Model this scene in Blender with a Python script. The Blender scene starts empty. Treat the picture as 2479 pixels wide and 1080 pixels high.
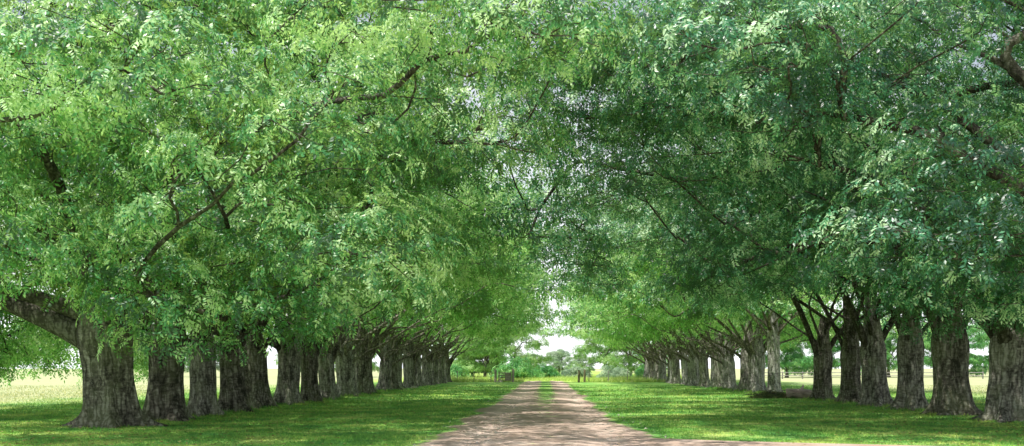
import bpy, math, random
import numpy as np
from mathutils import Vector, noise as mnoise

# ------------------------------------------------------------------ basics
scene = bpy.context.scene
COL = scene.collection
PI = math.pi
R = math.radians
SUN_EL, SUN_AZ = 65.0, 236.0          # degrees; azimuth clockwise from +Y

def tag(o, label=None, cat=None, group=None, kind=None):
    if label: o['label'] = label
    if cat: o['category'] = cat
    if group: o['group'] = group
    if kind: o['kind'] = kind
    return o

def empty(name, loc, rz=0.0, sc=(1, 1, 1)):
    o = bpy.data.objects.new(name, None)
    COL.objects.link(o)
    o.location = loc
    o.rotation_euler = (0, 0, rz) if name != 'avenue_tree' else (R(1.6) * math.sin(loc[1] * 5.1), R(2.0) * math.sin(loc[1] * 3.7 + loc[0]), rz)
    o.scale = sc
    o.empty_display_size = 0.3
    return o

def mesh_np(name, V, F, mat, smooth=False):
    """V (n,3), F list of int arrays each (m,k) -> mesh data"""
    me = bpy.data.meshes.new(name)
    V = np.ascontiguousarray(V, dtype=np.float32)
    if not isinstance(F, (list, tuple)):
        F = [F]
    F = [np.asarray(f, dtype=np.int32) for f in F if len(f)]
    tot = np.concatenate([np.full(len(f), f.shape[1], dtype=np.int32) for f in F])
    idx = np.concatenate([f.ravel() for f in F])
    start = np.concatenate([[0], np.cumsum(tot)[:-1]]).astype(np.int32)
    me.vertices.add(len(V)); me.vertices.foreach_set('co', V.ravel())
    me.loops.add(len(idx)); me.loops.foreach_set('vertex_index', idx)
    me.polygons.add(len(tot))
    me.polygons.foreach_set('loop_start', start)
    me.polygons.foreach_set('loop_total', tot)
    me.polygons.foreach_set('use_smooth', np.full(len(tot), smooth, dtype=bool))
    me.update(calc_edges=True)
    me.validate()
    me.materials.append(mat)
    return me

def put(name, me, parent=None, loc=None):
    o = bpy.data.objects.new(name, me)
    COL.objects.link(o)
    if parent: o.parent = parent
    if loc: o.location = loc
    return o

# ------------------------------------------------------------------ materials
def new_mat(name):
    m = bpy.data.materials.new(name)
    m.use_nodes = True
    nt = m.node_tree
    nt.nodes.clear()
    out = nt.nodes.new('ShaderNodeOutputMaterial')
    return m, nt, out

def N(nt, typ, **kw):
    n = nt.nodes.new(typ)
    for k, v in kw.items():
        if k in n.inputs.keys():
            n.inputs[k].default_value = v
        else:
            setattr(n, k, v)
    return n

def ramp(nt, fac, stops, interp='LINEAR'):
    r = nt.nodes.new('ShaderNodeValToRGB')
    r.color_ramp.interpolation = interp
    el = r.color_ramp.elements
    while len(el) > 1: el.remove(el[-1])
    el[0].position = stops[0][0]; el[0].color = (*stops[0][1], 1)
    for p, c in stops[1:]:
        e = el.new(p); e.color = (*c, 1)
    nt.links.new(fac, r.inputs['Fac'])
    return r.outputs['Color']

def mixc(nt, fac, a, b, mode='MIX'):
    n = nt.nodes.new('ShaderNodeMix')
    n.data_type = 'RGBA'; n.blend_type = mode
    for sock, val in ((n.inputs[0], fac), (n.inputs[6], a), (n.inputs[7], b)):
        if hasattr(val, 'is_output'): nt.links.new(val, sock)
        elif isinstance(val, (int, float)): sock.default_value = val
        else: sock.default_value = (*val, 1)
    return n.outputs[2]

def mth(nt, op, a, b=0.0, clamp=False):
    n = nt.nodes.new('ShaderNodeMath'); n.operation = op; n.use_clamp = clamp
    for i, v in enumerate((a, b)):
        if hasattr(v, 'is_output'): nt.links.new(v, n.inputs[i])
        else: n.inputs[i].default_value = v
    return n.outputs[0]

def noise(nt, vec, scale, detail=4.0, rough=0.55):
    n = nt.nodes.new('ShaderNodeTexNoise')
    n.inputs['Scale'].default_value = scale
    n.inputs['Detail'].default_value = detail
    n.inputs['Roughness'].default_value = rough
    if vec is not None: nt.links.new(vec, n.inputs['Vector'])
    return n.outputs['Fac']

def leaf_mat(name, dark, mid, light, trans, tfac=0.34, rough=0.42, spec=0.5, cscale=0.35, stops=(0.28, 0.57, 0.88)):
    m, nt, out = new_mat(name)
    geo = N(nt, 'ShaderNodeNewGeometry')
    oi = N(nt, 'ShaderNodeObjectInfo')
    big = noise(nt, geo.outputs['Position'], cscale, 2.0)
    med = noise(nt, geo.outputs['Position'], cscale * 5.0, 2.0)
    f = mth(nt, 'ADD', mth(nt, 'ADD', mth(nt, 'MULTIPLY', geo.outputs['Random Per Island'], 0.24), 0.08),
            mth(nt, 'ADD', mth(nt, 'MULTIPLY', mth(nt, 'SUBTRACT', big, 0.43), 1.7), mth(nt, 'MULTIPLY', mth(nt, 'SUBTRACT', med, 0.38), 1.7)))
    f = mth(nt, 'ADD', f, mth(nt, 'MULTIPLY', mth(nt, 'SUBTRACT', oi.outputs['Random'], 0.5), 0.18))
    c = ramp(nt, f, [(stops[0], dark), (stops[1], mid), (stops[2], light)])  # noise contrast paints lit and shaded sprays into avenue leaf colour, over leaf-age tone
    p = N(nt, 'ShaderNodeBsdfPrincipled')
    nt.links.new(c, p.inputs['Base Color'])
    p.inputs['Roughness'].default_value = rough
    p.inputs['Specular IOR Level'].default_value = spec
    t = N(nt, 'ShaderNodeBsdfTranslucent')
    tc = mixc(nt, 0.5, c, trans)
    nt.links.new(tc, t.inputs['Color'])
    mx = N(nt, 'ShaderNodeMixShader'); mx.inputs[0].default_value = tfac
    nt.links.new(p.outputs[0], mx.inputs[1]); nt.links.new(t.outputs[0], mx.inputs[2])
    nt.links.new(mx.outputs[0], out.inputs[0])
    return m

def bark_mat(name, dark, mid, light, moss, moss_amt=0.5, obj_space=True):
    m, nt, out = new_mat(name)
    tc = N(nt, 'ShaderNodeTexCoord')
    v = tc.outputs['Object']
    mp = N(nt, 'ShaderNodeMapping'); mp.inputs['Scale'].default_value = (1, 1, 0.28)
    nt.links.new(v, mp.inputs['Vector'])
    mp2 = N(nt, 'ShaderNodeMapping'); mp2.inputs['Scale'].default_value = (1, 1, 3.2)
    nt.links.new(v, mp2.inputs['Vector'])
    n1 = noise(nt, mp.outputs[0], 6.0, 7.0, 0.65)
    n2 = noise(nt, mp2.outputs[0], 5.0, 5.0, 0.6)
    n3 = noise(nt, v, 1.1, 3.0)
    oi = N(nt, 'ShaderNodeObjectInfo')
    mp3 = N(nt, 'ShaderNodeMapping'); mp3.inputs['Scale'].default_value = (1, 1, 0.16)
    nt.links.new(v, mp3.inputs['Vector'])
    vr = nt.nodes.new('ShaderNodeTexVoronoi'); vr.feature = 'DISTANCE_TO_EDGE'; vr.inputs['Scale'].default_value = 7.0
    wv = nt.nodes.new('ShaderNodeTexNoise'); wv.inputs['Scale'].default_value = 3.0; nt.links.new(v, wv.inputs['Vector'])
    vm = nt.nodes.new('ShaderNodeVectorMath'); vm.operation = 'MULTIPLY_ADD'; nt.links.new(wv.outputs['Color'], vm.inputs[0])
    vm.inputs[1].default_value = (0.22, 0.22, 0.22); nt.links.new(mp3.outputs[0], vm.inputs[2])
    nt.links.new(vm.outputs[0], vr.inputs['Vector'])
    crack = mth(nt, 'MULTIPLY', vr.outputs['Distance'], 4.0, True)
    f = mth(nt, 'ADD', mth(nt, 'MULTIPLY', n1, 0.5), mth(nt, 'ADD', mth(nt, 'MULTIPLY', n2, 0.38), mth(nt, 'MULTIPLY', mth(nt, 'SUBTRACT', crack, 0.2), 0.14)))
    f = mth(nt, 'ADD', f, mth(nt, 'MULTIPLY', mth(nt, 'SUBTRACT', n3, 0.5), 0.35))
    c = ramp(nt, f, [(0.36, dark), (0.5, mid), (0.64, light)])
    mf = ramp(nt, n3, [(0.46, (0, 0, 0)), (0.62, (1, 1, 1))])
    c = mixc(nt, mth(nt, 'MULTIPLY', mf, moss_amt), c, moss)
    # pale lichen flecks
    n4 = noise(nt, v, 9.0, 4.0, 0.7)
    lf = ramp(nt, n4, [(0.62, (0, 0, 0)), (0.70, (1, 1, 1))])
    c = mixc(nt, mth(nt, 'MULTIPLY', lf, 0.55), c, light)
    p = N(nt, 'ShaderNodeBsdfPrincipled')
    nt.links.new(c, p.inputs['Base Color'])
    p.inputs['Roughness'].default_value = 0.85
    p.inputs['Specular IOR Level'].default_value = 0.25
    b = N(nt, 'ShaderNodeBump'); b.inputs['Strength'].default_value = 1.0; b.inputs['Distance'].default_value = 0.12
    nt.links.new(f, b.inputs['Height']); nt.links.new(b.outputs[0], p.inputs['Normal'])
    nt.links.new(p.outputs[0], out.inputs[0])
    return m

def simple_mat(name, a, b, scale=8.0, rough=0.8, stretch=(1, 1, 1), bump=0.3):
    m, nt, out = new_mat(name)
    tc = N(nt, 'ShaderNodeTexCoord')
    mp = N(nt, 'ShaderNodeMapping'); mp.inputs['Scale'].default_value = stretch
    nt.links.new(tc.outputs['Object'], mp.inputs['Vector'])
    n1 = noise(nt, mp.outputs[0], scale, 6.0, 0.65)
    c = ramp(nt, n1, [(0.35, a), (0.65, b)])
    p = N(nt, 'ShaderNodeBsdfPrincipled')
    nt.links.new(c, p.inputs['Base Color']); p.inputs['Roughness'].default_value = rough
    bp = N(nt, 'ShaderNodeBump'); bp.inputs['Strength'].default_value = bump; bp.inputs['Distance'].default_value = 0.03
    nt.links.new(n1, bp.inputs['Height']); nt.links.new(bp.outputs[0], p.inputs['Normal'])
    nt.links.new(p.outputs[0], out.inputs[0])
    return m

def grass_color(nt, pos):
    """green under the avenue, pale and dry out in the open fields"""
    n1 = noise(nt, pos, 0.55, 5.0, 0.6)
    n2 = noise(nt, pos, 5.0, 5.0, 0.7)
    n3 = noise(nt, pos, 0.12, 3.0, 0.5)
    f = mth(nt, 'ADD', mth(nt, 'MULTIPLY', n1, 0.55), mth(nt, 'MULTIPLY', n2, 0.45))
    g = ramp(nt, f, [(0.37, (0.08, 0.29, 0.09)), (0.5, (0.25, 0.51, 0.11)), (0.60, (0.62, 0.74, 0.24))])
    dry = ramp(nt, f, [(0.3, (0.38, 0.48, 0.19)), (0.7, (0.68, 0.66, 0.42))])
    lush = ramp(nt, f, [(0.3, (0.34, 0.56, 0.09)), (0.7, (0.60, 0.74, 0.20))])
    sp = N(nt, 'ShaderNodeSeparateXYZ'); nt.links.new(pos, sp.inputs[0])
    ax = mth(nt, 'ABSOLUTE', mth(nt, 'SUBTRACT', sp.outputs[0], 1.0))
    ax = mth(nt, 'ADD', ax, mth(nt, 'MULTIPLY', mth(nt, 'SUBTRACT', n3, 0.5), 14.0))
    mk = N(nt, 'ShaderNodeMapRange'); mk.inputs['From Min'].default_value = 23.0; mk.inputs['From Max'].default_value = 30.0
    nt.links.new(ax, mk.inputs['Value'])
    yy = mth(nt, 'ADD', sp.outputs[1], mth(nt, 'MULTIPLY', mth(nt, 'SUBTRACT', n3, 0.5), 10.0))
    mk2 = N(nt, 'ShaderNodeMapRange'); mk2.inputs['From Min'].default_value = 119.0; mk2.inputs['From Max'].default_value = 127.0
    nt.links.new(yy, mk2.inputs['Value'])
    c = mixc(nt, mk2.outputs[0], g, lush)
    return mixc(nt, mk.outputs[0], c, dry), f, n2

def ground_mat():
    m, nt, out = new_mat('grass_ground')
    geo = N(nt, 'ShaderNodeNewGeometry')
    c, f, n2 = grass_color(nt, geo.outputs['Position'])
    p = N(nt, 'ShaderNodeBsdfPrincipled'); nt.links.new(c, p.inputs['Base Color'])
    p.inputs['Roughness'].default_value = 0.9; p.inputs['Specular IOR Level'].default_value = 0.15
    b = N(nt, 'ShaderNodeBump'); b.inputs['Strength'].default_value = 0.9; b.inputs['Distance'].default_value = 0.08
    nt.links.new(f, b.inputs['Height']); nt.links.new(b.outputs[0], p.inputs['Normal'])
    nt.links.new(p.outputs[0], out.inputs[0])
    return m

def blade_mat(name, gain=1.15, fixed=None):
    m, nt, out = new_mat(name)
    geo = N(nt, 'ShaderNodeNewGeometry')
    if fixed:
        c = ramp(nt, geo.outputs['Random Per Island'], [(0.0, fixed[0]), (0.5, fixed[1]), (1.0, fixed[2])])
    else:
        c, f, n2 = grass_color(nt, geo.outputs['Position'])
        v = ramp(nt, geo.outputs['Random Per Island'], [(0.0, (0.75, 0.85, 0.8)), (0.6, (1.1, 1.1, 1.0)), (1.0, (1.7, 1.5, 1.2))])
        c = mixc(nt, 1.0, c, v, 'MULTIPLY')
    p = N(nt, 'ShaderNodeBsdfPrincipled'); nt.links.new(c, p.inputs['Base Color'])
    p.inputs['Roughness'].default_value = 0.55; p.inputs['Specular IOR Level'].default_value = 0.3
    t = N(nt, 'ShaderNodeBsdfTranslucent'); nt.links.new(c, t.inputs['Color'])
    mx = N(nt, 'ShaderNodeMixShader'); mx.inputs[0].default_value = 0.35
    nt.links.new(p.outputs[0], mx.inputs[1]); nt.links.new(t.outputs[0], mx.inputs[2])
    nt.links.new(mx.outputs[0], out.inputs[0])
    return m

def track_mat():
    m, nt, out = new_mat('dirt_track')
    geo = N(nt, 'ShaderNodeNewGeometry')
    pos = geo.outputs['Position']
    gcol, f, n2 = grass_color(nt, pos)
    a = noise(nt, pos, 0.7, 6.0, 0.65)
    st = N(nt, 'ShaderNodeMapping'); st.inputs['Scale'].default_value = (1.0, 0.22, 1.0)
    nt.links.new(pos, st.inputs['Vector'])
    a2 = noise(nt, st.outputs[0], 3.5, 6.0, 0.7)
    g = noise(nt, pos, 14.0, 4.0, 0.7)
    fd = mth(nt, 'ADD', mth(nt, 'MULTIPLY', a, 0.45), mth(nt, 'ADD', mth(nt, 'MULTIPLY', a2, 0.35), mth(nt, 'MULTIPLY', g, 0.2)))
    d = ramp(nt, fd, [(0.34, (0.46, 0.32, 0.25)), (0.5, (0.74, 0.56, 0.47)), (0.64, (0.92, 0.77, 0.68))])
    ra = N(nt, 'ShaderNodeAttribute'); ra.attribute_name = 'rut'
    d = mixc(nt, mth(nt, 'MULTIPLY', mth(nt, 'SUBTRACT', 1.0, ra.outputs['Fac']), 0.38), d, (0.30, 0.215, 0.15))
    # grass in the strip between the wheel ruts (fades out towards the camera) and at the ragged edges
    at = N(nt, 'ShaderNodeAttribute'); at.attribute_name = 'grassy'
    k = mth(nt, 'ADD', at.outputs['Fac'], mth(nt, 'MULTIPLY', mth(nt, 'SUBTRACT', mth(nt, 'ADD', mth(nt, 'MULTIPLY', a, 0.6), mth(nt, 'MULTIPLY', n2, 0.4)), 0.5), 2.6))
    k2 = ramp(nt, k, [(0.42, (0, 0, 0)), (0.62, (1, 1, 1))])
    c = mixc(nt, k2, d, gcol)
    p = N(nt, 'ShaderNodeBsdfPrincipled'); nt.links.new(c, p.inputs['Base Color'])
    p.inputs['Roughness'].default_value = 0.92; p.inputs['Specular IOR Level'].default_value = 0.15
    b = N(nt, 'ShaderNodeBump'); b.inputs['Strength'].default_value = 0.7; b.inputs['Distance'].default_value = 0.06
    nt.links.new(fd, b.inputs['Height']); nt.links.new(b.outputs[0], p.inputs['Normal'])
    nt.links.new(p.outputs[0], out.inputs[0])
    return m

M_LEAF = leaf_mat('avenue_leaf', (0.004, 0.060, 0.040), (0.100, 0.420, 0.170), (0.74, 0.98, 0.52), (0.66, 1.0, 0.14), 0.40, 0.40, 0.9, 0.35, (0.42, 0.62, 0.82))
M_LEAF_Y = leaf_mat('backlit_tint_leaf', (0.012, 0.120, 0.050), (0.190, 0.600, 0.190), (0.80, 1.0, 0.52), (0.68, 1.0, 0.24), 0.58, 0.40, 0.9, 0.35, (0.36, 0.56, 0.78))  # yellow-green copy, backlit glow painted into the leaf colour
M_LEAF_T = leaf_mat('shade_tint_leaf', (0.003, 0.052, 0.042), (0.075, 0.350, 0.185), (0.74, 0.98, 0.62), (0.50, 0.95, 0.18), 0.36, 0.38, 1.0, 0.35, (0.42, 0.62, 0.82))  # teal copy, canopy shade painted into the leaf colour
M_LEAF_B = leaf_mat('olive_leaf', (0.15, 0.35, 0.09), (0.30, 0.54, 0.17), (0.50, 0.70, 0.30), (0.5, 0.75, 0.2), 0.35, 0.55, 0.4)
M_LEAF_E = leaf_mat('emerald_leaf', (0.06, 0.24, 0.08), (0.16, 0.47, 0.15), (0.40, 0.68, 0.24), (0.45, 0.8, 0.15), 0.35, 0.5, 0.4)
M_LEAF_H = leaf_mat('haze_tint_leaf', (0.24, 0.38, 0.24), (0.40, 0.55, 0.36), (0.58, 0.70, 0.50), (0.5, 0.65, 0.4), 0.35, 0.6, 0.3)  # distance haze put into the paler leaf colours
M_BARK = bark_mat('grey_bark', (0.070, 0.065, 0.057), (0.29, 0.275, 0.24), (0.60, 0.58, 0.53), (0.17, 0.20, 0.09), 0.4)
M_BARK_D = bark_mat('dark_bark', (0.042, 0.038, 0.032), (0.18, 0.165, 0.135), (0.48, 0.455, 0.40), (0.12, 0.145, 0.06), 0.5)
M_BARK_L = bark_mat('pale_bark', (0.11, 0.105, 0.095), (0.36, 0.35, 0.325), (0.64, 0.63, 0.60), (0.22, 0.24, 0.13), 0.35)
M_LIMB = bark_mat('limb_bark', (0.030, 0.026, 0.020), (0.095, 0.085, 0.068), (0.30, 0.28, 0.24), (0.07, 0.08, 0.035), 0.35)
M_LIMB_P = bark_mat('lit_tint_limb_bark', (0.06, 0.053, 0.042), (0.21, 0.19, 0.155), (0.50, 0.47, 0.40), (0.13, 0.13, 0.06), 0.2)  # paler copy of the limb bark, light on far limbs put into the colour
M_GROUND = ground_mat()
M_BLADE = blade_mat('grass_blade')
M_TALL = blade_mat('tall_grass_blade', fixed=((0.36, 0.60, 0.09), (0.62, 0.80, 0.20), (0.85, 0.88, 0.42)))
M_TRACK = track_mat()
M_POST = simple_mat('weathered_post', (0.09, 0.08, 0.045), (0.24, 0.21, 0.12), 10, 0.85, (1, 1, 0.2))
M_GATE = simple_mat('grey_gate_wood', (0.26, 0.22, 0.19), (0.52, 0.45, 0.40), 8, 0.85, (0.3, 1, 1))
M_RAIL = simple_mat('silver_rail_wood', (0.20, 0.19, 0.18), (0.42, 0.40, 0.38), 8, 0.85, (0.3, 1, 1))
M_WIRE = simple_mat('fence_wire', (0.25, 0.25, 0.25), (0.4, 0.4, 0.4), 5, 0.5)
M_STONE = simple_mat('pale_stone', (0.38, 0.35, 0.28), (0.66, 0.62, 0.52), 6, 0.9)
M_LOG = simple_mat('log_bark', (0.20, 0.15, 0.13), (0.46, 0.37, 0.33), 7, 0.9, (0.4, 1, 1), 0.6)
M_LOGEND = simple_mat('log_cut', (0.08, 0.06, 0.05), (0.20, 0.15, 0.12), 12, 0.9)
M_BRUSH = leaf_mat('brush_leaf', (0.05, 0.09, 0.03), (0.14, 0.17, 0.06), (0.32, 0.28, 0.13), (0.3, 0.3, 0.1), 0.25, 0.6, 0.3, 2.0)
M_SIGN = simple_mat('yellow_board', (0.62, 0.55, 0.22), (0.75, 0.70, 0.40), 4, 0.6)

# ------------------------------------------------------------------ tubes
def tube(paths, sides=7):
    """paths: list of (pts (n,3), radii (n,)) -> V, F"""
    Vs, Fs, base = [], [], 0
    for pts, rad in paths:
        pts = np.asarray(pts, float); rad = np.asarray(rad, float)
        n = len(pts)
        if n < 2: continue
        s = sides if rad[0] > 0.05 else (5 if rad[0] > 0.028 else 4)
        tan = np.gradient(pts, axis=0)
        tan /= np.linalg.norm(tan, axis=1)[:, None] + 1e-9
        ref = np.array([0.31, 0.17, 0.93]) if abs(tan[0][2]) < 0.9 else np.array([1.0, 0.1, 0.0])
        ang = np.linspace(0, 2 * PI, s, endpoint=False)
        u = np.cross(ref, tan[0]); u /= np.linalg.norm(u)
        V = np.zeros((n, s, 3))
        for i in range(n):
            u = u - tan[i] * np.dot(u, tan[i]); u /= np.linalg.norm(u) + 1e-9
            w = np.cross(tan[i], u)
            V[i] = pts[i] + rad[i] * (np.cos(ang)[:, None] * u + np.sin(ang)[:, None] * w)
        Vs.append(V.reshape(-1, 3))
        i0 = np.arange(n - 1)[:, None] * s + np.arange(s)[None, :]
        i1 = np.arange(n - 1)[:, None] * s + (np.arange(s)[None, :] + 1) % s
        f = np.stack([i0, i1, i1 + s, i0 + s], -1).reshape(-1, 4) + base
        Fs.append(f)
        base += n * s
    return np.concatenate(Vs), np.concatenate(Fs)

# ------------------------------------------------------------------ foliage sprigs
def sprig_templates(rng, count, leaflets, length, width, span):
    T = []
    for _ in range(count):
        L = []
        for k in range(leaflets):
            t = (k // 2 + 0.6) / (leaflets / 2.0)
            side = 1 if k % 2 else -1
            droop = -0.30 * span * t * t
            c = np.array([span * t, 0.0, droop + 0.10 * span * t])
            if k == leaflets - 1:
                d = np.array([1.0, 0.0, -0.7])
            else:
                a = side * R(rng.uniform(38, 78))
                d = np.array([math.cos(a), math.sin(a), rng.uniform(-0.55, 0.10)])
            d /= np.linalg.norm(d)
            up = np.array([rng.uniform(-.35, .35), rng.uniform(-.35, .35), 1.0])
            s = np.cross(d, up); s /= np.linalg.norm(s)
            nrm = np.cross(s, d)
            l = length * rng.uniform(0.75, 1.2); w = width * rng.uniform(0.8, 1.2)
            c = c + d * 0.1 * l
            L += [c, c + d * l * 0.45 + s * w * 0.5 - nrm * 0.06 * l, c + d * l - nrm * 0.16 * l, c + d * l * 0.45 - s * w * 0.5 - nrm * 0.06 * l]
        T.append(np.array(L))
    return np.array(T)                                  # (count, leaflets*4, 3)

def foliage(rng, centers, rads, K, T, flat=0.55, sc=(0.8, 1.25), nrm0=None, jit=0.22, inner=0.15):
    """sprigs laid like shingles over the upper shell of each clump, drooping at its rim"""
    n = len(centers)
    idx = np.repeat(np.arange(n), K)
    m = len(idx)
    d = rng.normal(size=(m, 3)); d[:, 2] = np.abs(d[:, 2] + 0.25) - 0.25 * rng.random(m)
    d /= np.linalg.norm(d, axis=1)[:, None]
    rr = rads[idx] * np.where(rng.random(m) < inner, rng.uniform(0.1, 0.9, m), rng.uniform(0.75, 1.12, m))
    P = centers[idx] + d * rr[:, None] * np.array([1, 1, flat])
    nv = d * np.array([1, 1, 1 / max(flat, 0.5)])
    nv /= np.linalg.norm(nv, axis=1)[:, None]
    if nrm0 is not None: nv = nv * 0.55 + nrm0[idx] * 0.6
    nv = nv + np.array([0, 0, 0.30]) + rng.normal(0, jit, (m, 3))
    nv /= np.linalg.norm(nv, axis=1)[:, None]
    out = (d if nrm0 is None else d * 0.6 + nrm0[idx] * 0.6) * np.array([1, 1, 0.0]) + rng.normal(0, 0.45, (m, 3)) + np.array([0, 0, -0.2])
    ex = out - nv * np.sum(out * nv, axis=1)[:, None]
    ex /= np.linalg.norm(ex, axis=1)[:, None] + 1e-9
    ey = np.cross(nv, ex)
    Rm = np.stack([ex, ey, nv], axis=2)
    s = rng.uniform(sc[0], sc[1], m)
    t = T[rng.integers(0, len(T), m)] * s[:, None, None]
    V = np.einsum('mij,mkj->mki', Rm, t) + P[:, None, :]
    V = V.reshape(-1, 3)
    F = np.arange(len(V), dtype=np.int32).reshape(-1, 4)
    return V, F

# ------------------------------------------------------------------ avenue trees
def grow_tree(seed, ax, ay, ztop, n_cl, trunk_r, fork, K, leaf, ay_front=None, limb_spec=None,
              zout=3.3, zin=(4.3, 3.6), mind=1.35, bark=M_BARK, leafm=M_LEAF, crad=(1.6, 2.5), stem_top=None, extra=None, lobes=6, flare=0.42, zfront=None, flat=0.55, ztf=None, subs=13, subr=0.36, umb=(3.8, 7.6), axin=None, clear=None, limb_k=1.0, nl=7, limbm=None):
    """local +X points to the lane, local -Y to the camera"""
    rng = np.random.default_rng(seed); rnd = random.Random(seed)
    top = stem_top or fork + 2.4
    # --- trunk
    nseg, nz = 48, 30
    zs = np.concatenate([np.linspace(-0.25, 0.7, 12), np.linspace(0.8, top, nz - 12)])
    V = np.zeros((nz, nseg, 3)); th = np.linspace(0, 2 * PI, nseg, endpoint=False)
    ph = [rnd.uniform(0, 6.28) for _ in range(5)]
    lean = (rnd.uniform(-.05, .05), rnd.uniform(-.05, .05))
    fl2 = 1 + 0.25 * np.sin(3 * th + ph[3])
    for i, z in enumerate(zs):
        zz = max(z, 0)
        r = trunk_r * (1 + flare * math.exp(-zz / 0.42) * (1 + 0.55 * np.sin(lobes * th + ph[0]) + 0.3 * np.sin((lobes - 2) * th + ph[4])) * fl2
                       + 0.05 * np.sin(lobes * th + ph[0] + 0.15 * zz) + 0.035 * np.sin(11 * th + ph[1] + 0.35 * zz) + 0.03 * np.sin(3 * th + ph[2] - zz * .4))
        g = 1 - 0.07 * min(zz, fork) / fork + 0.12 * math.exp(-((zz - fork) / 0.7) ** 2)
        if zz > fork: g *= max(0.30, 1 - 0.58 * (zz - fork) / (top - fork))
        root = 0.85 * math.exp(-zz / 0.17) * np.maximum(0, np.sin(lobes * th + ph[0] + 0.5 * np.sin(2 * th + ph[1]))) ** 3 * (0.6 + 0.4 * np.sin(th * 2 + ph[2]))
        r = r * g + trunk_r * root
        rough = np.array([mnoise.noise(Vector((math.cos(a) * 2.2, math.sin(a) * 2.2, zz * 1.5 + seed * 7))) for a in th])
        r = r * (1 + 0.07 * rough)
        V[i, :, 0] = np.cos(th) * r + lean[0] * zz
        V[i, :, 1] = np.sin(th) * r + lean[1] * zz
        V[i, :, 2] = z
    i0 = np.arange(nz - 1)[:, None] * nseg + np.arange(nseg)[None, :]
    i1 = np.arange(nz - 1)[:, None] * nseg + (np.arange(nseg)[None, :] + 1) % nseg
    F = np.stack([i0, i1, i1 + nseg, i0 + nseg], -1).reshape(-1, 4)
    Vt = np.concatenate([V.reshape(-1, 3), [[lean[0] * top, lean[1] * top, top + 0.1]]])
    cap = np.array([[(nz - 1) * nseg + k, (nz - 1) * nseg + (k + 1) % nseg, nz * nseg] for k in range(nseg)])
    trunk = mesh_np('trunk', Vt, [F, cap], bark, True)

    # --- clump centres
    ayf = ay_front or ay
    C = []
    tries = 0
    def ceil(u, v):
        q = min(1.0, u * u + v * v)
        n = mnoise.noise(Vector((u * 3.1 + seed, v * 3.1, seed * 1.7)))
        rim = 7.6 if u > 0 else 5.4
        zc = rim + (ztop - rim) * math.sqrt(max(0.0, 1 - 0.93 * q)) + 1.6 * n
        if ztf is not None and v < 0.05: zc = min(zc, ztf + 1.2 * n + max(0.0, (v + 0.35)) * 14)
        return zc
    while len(C) < n_cl and tries < 40000:
        tries += 1
        a = rnd.uniform(0, 2 * PI); q = math.sqrt(rnd.random())
        u, v = q * math.cos(a), q * math.sin(a)
        zc = ceil(u, v)
        zb = (zin[0] + zin[1] * u) if u > 0 else zout
        if v < -0.1 and zfront is not None: zb = min(zb, zfront + 2.2 * max(0.0, u))
        if q < 0.35 and ztop > 11: zb = max(zb, 0.5 * ztop if ztop < 11 else 5.2)
        if zb > zc: zc = zb + 0.3
        t = rnd.random() ** 1.55
        z = zc - 0.3 - t * (zc - zb)
        if ztop > 11 and q < 0.55 and z < zc - 0.45 * (zc - zb) and rnd.random() < 0.6: continue
        if q > 0.60 + 0.40 * min(1.0, max(0.0, (z - umb[0]) / (umb[1] - umb[0]))): continue
        c = np.array([(axin if axin and u > 0 else ax) * u, (ayf if v < 0 else ay) * v, z])
        if clear and clear(c): continue
        dd = [(p - c) / np.array([1, 1, 0.75]) for p in C]
        if any(q_ @ q_ < mind * mind for q_ in dd): continue
        C.append(c)
    if extra:
        C += [np.array(e, float) for e in extra]
    B = np.array(C)
    brad = rng.uniform(crad[0], crad[1], len(B))
    C, Nn = [], []
    for bc, br in zip(B, brad):
        ds = []
        for _ in range(subs):
            best, bd = None, -1
            for _c in range(7):
                q_ = np.array([rnd.gauss(0, 1), rnd.gauss(0, 1), abs(rnd.gauss(0, 1)) - 0.35]); q_ /= np.linalg.norm(q_)
                m_ = min([np.linalg.norm(q_ - o_) for o_ in ds] + [9])
                if m_ > bd: best, bd = q_, m_
            ds.append(best)
            C.append(bc + best * br * rnd.uniform(0.72, 1.0) * np.array([1, 1, flat]) - np.array([0, 0, 0.22 * br * (best[0] ** 2 + best[1] ** 2)]))
            Nn.append(best)
    C = np.array(C); Nn = np.array(Nn)
    rads = np.repeat(brad, subs) * subr * rng.uniform(0.75, 1.3, len(C))

    # --- skeleton
    pos, par, limb, rmin = [], [], [], []
    def add(p, parent, lid, r=0.0):
        pos.append(np.array(p, float)); par.append(parent); limb.append(lid); rmin.append(r)
        return len(pos) - 1
    if limb_spec is None:
        limb_spec = []
        a0 = rnd.uniform(0, 1)
        for k in range(nl):
            a = (k + 0.35 * rnd.uniform(-1, 1)) * 2 * PI / nl + a0
            limb_spec.append((a, fork - 0.45 + (2.1 if nl < 9 else 1.3) * (k * 3 % nl) / nl, rnd.uniform(22, 68), rnd.uniform(0.42, 0.62), trunk_r * rnd.uniform(0.20, 0.32) * limb_k))
    nodes_limb = []
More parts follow.
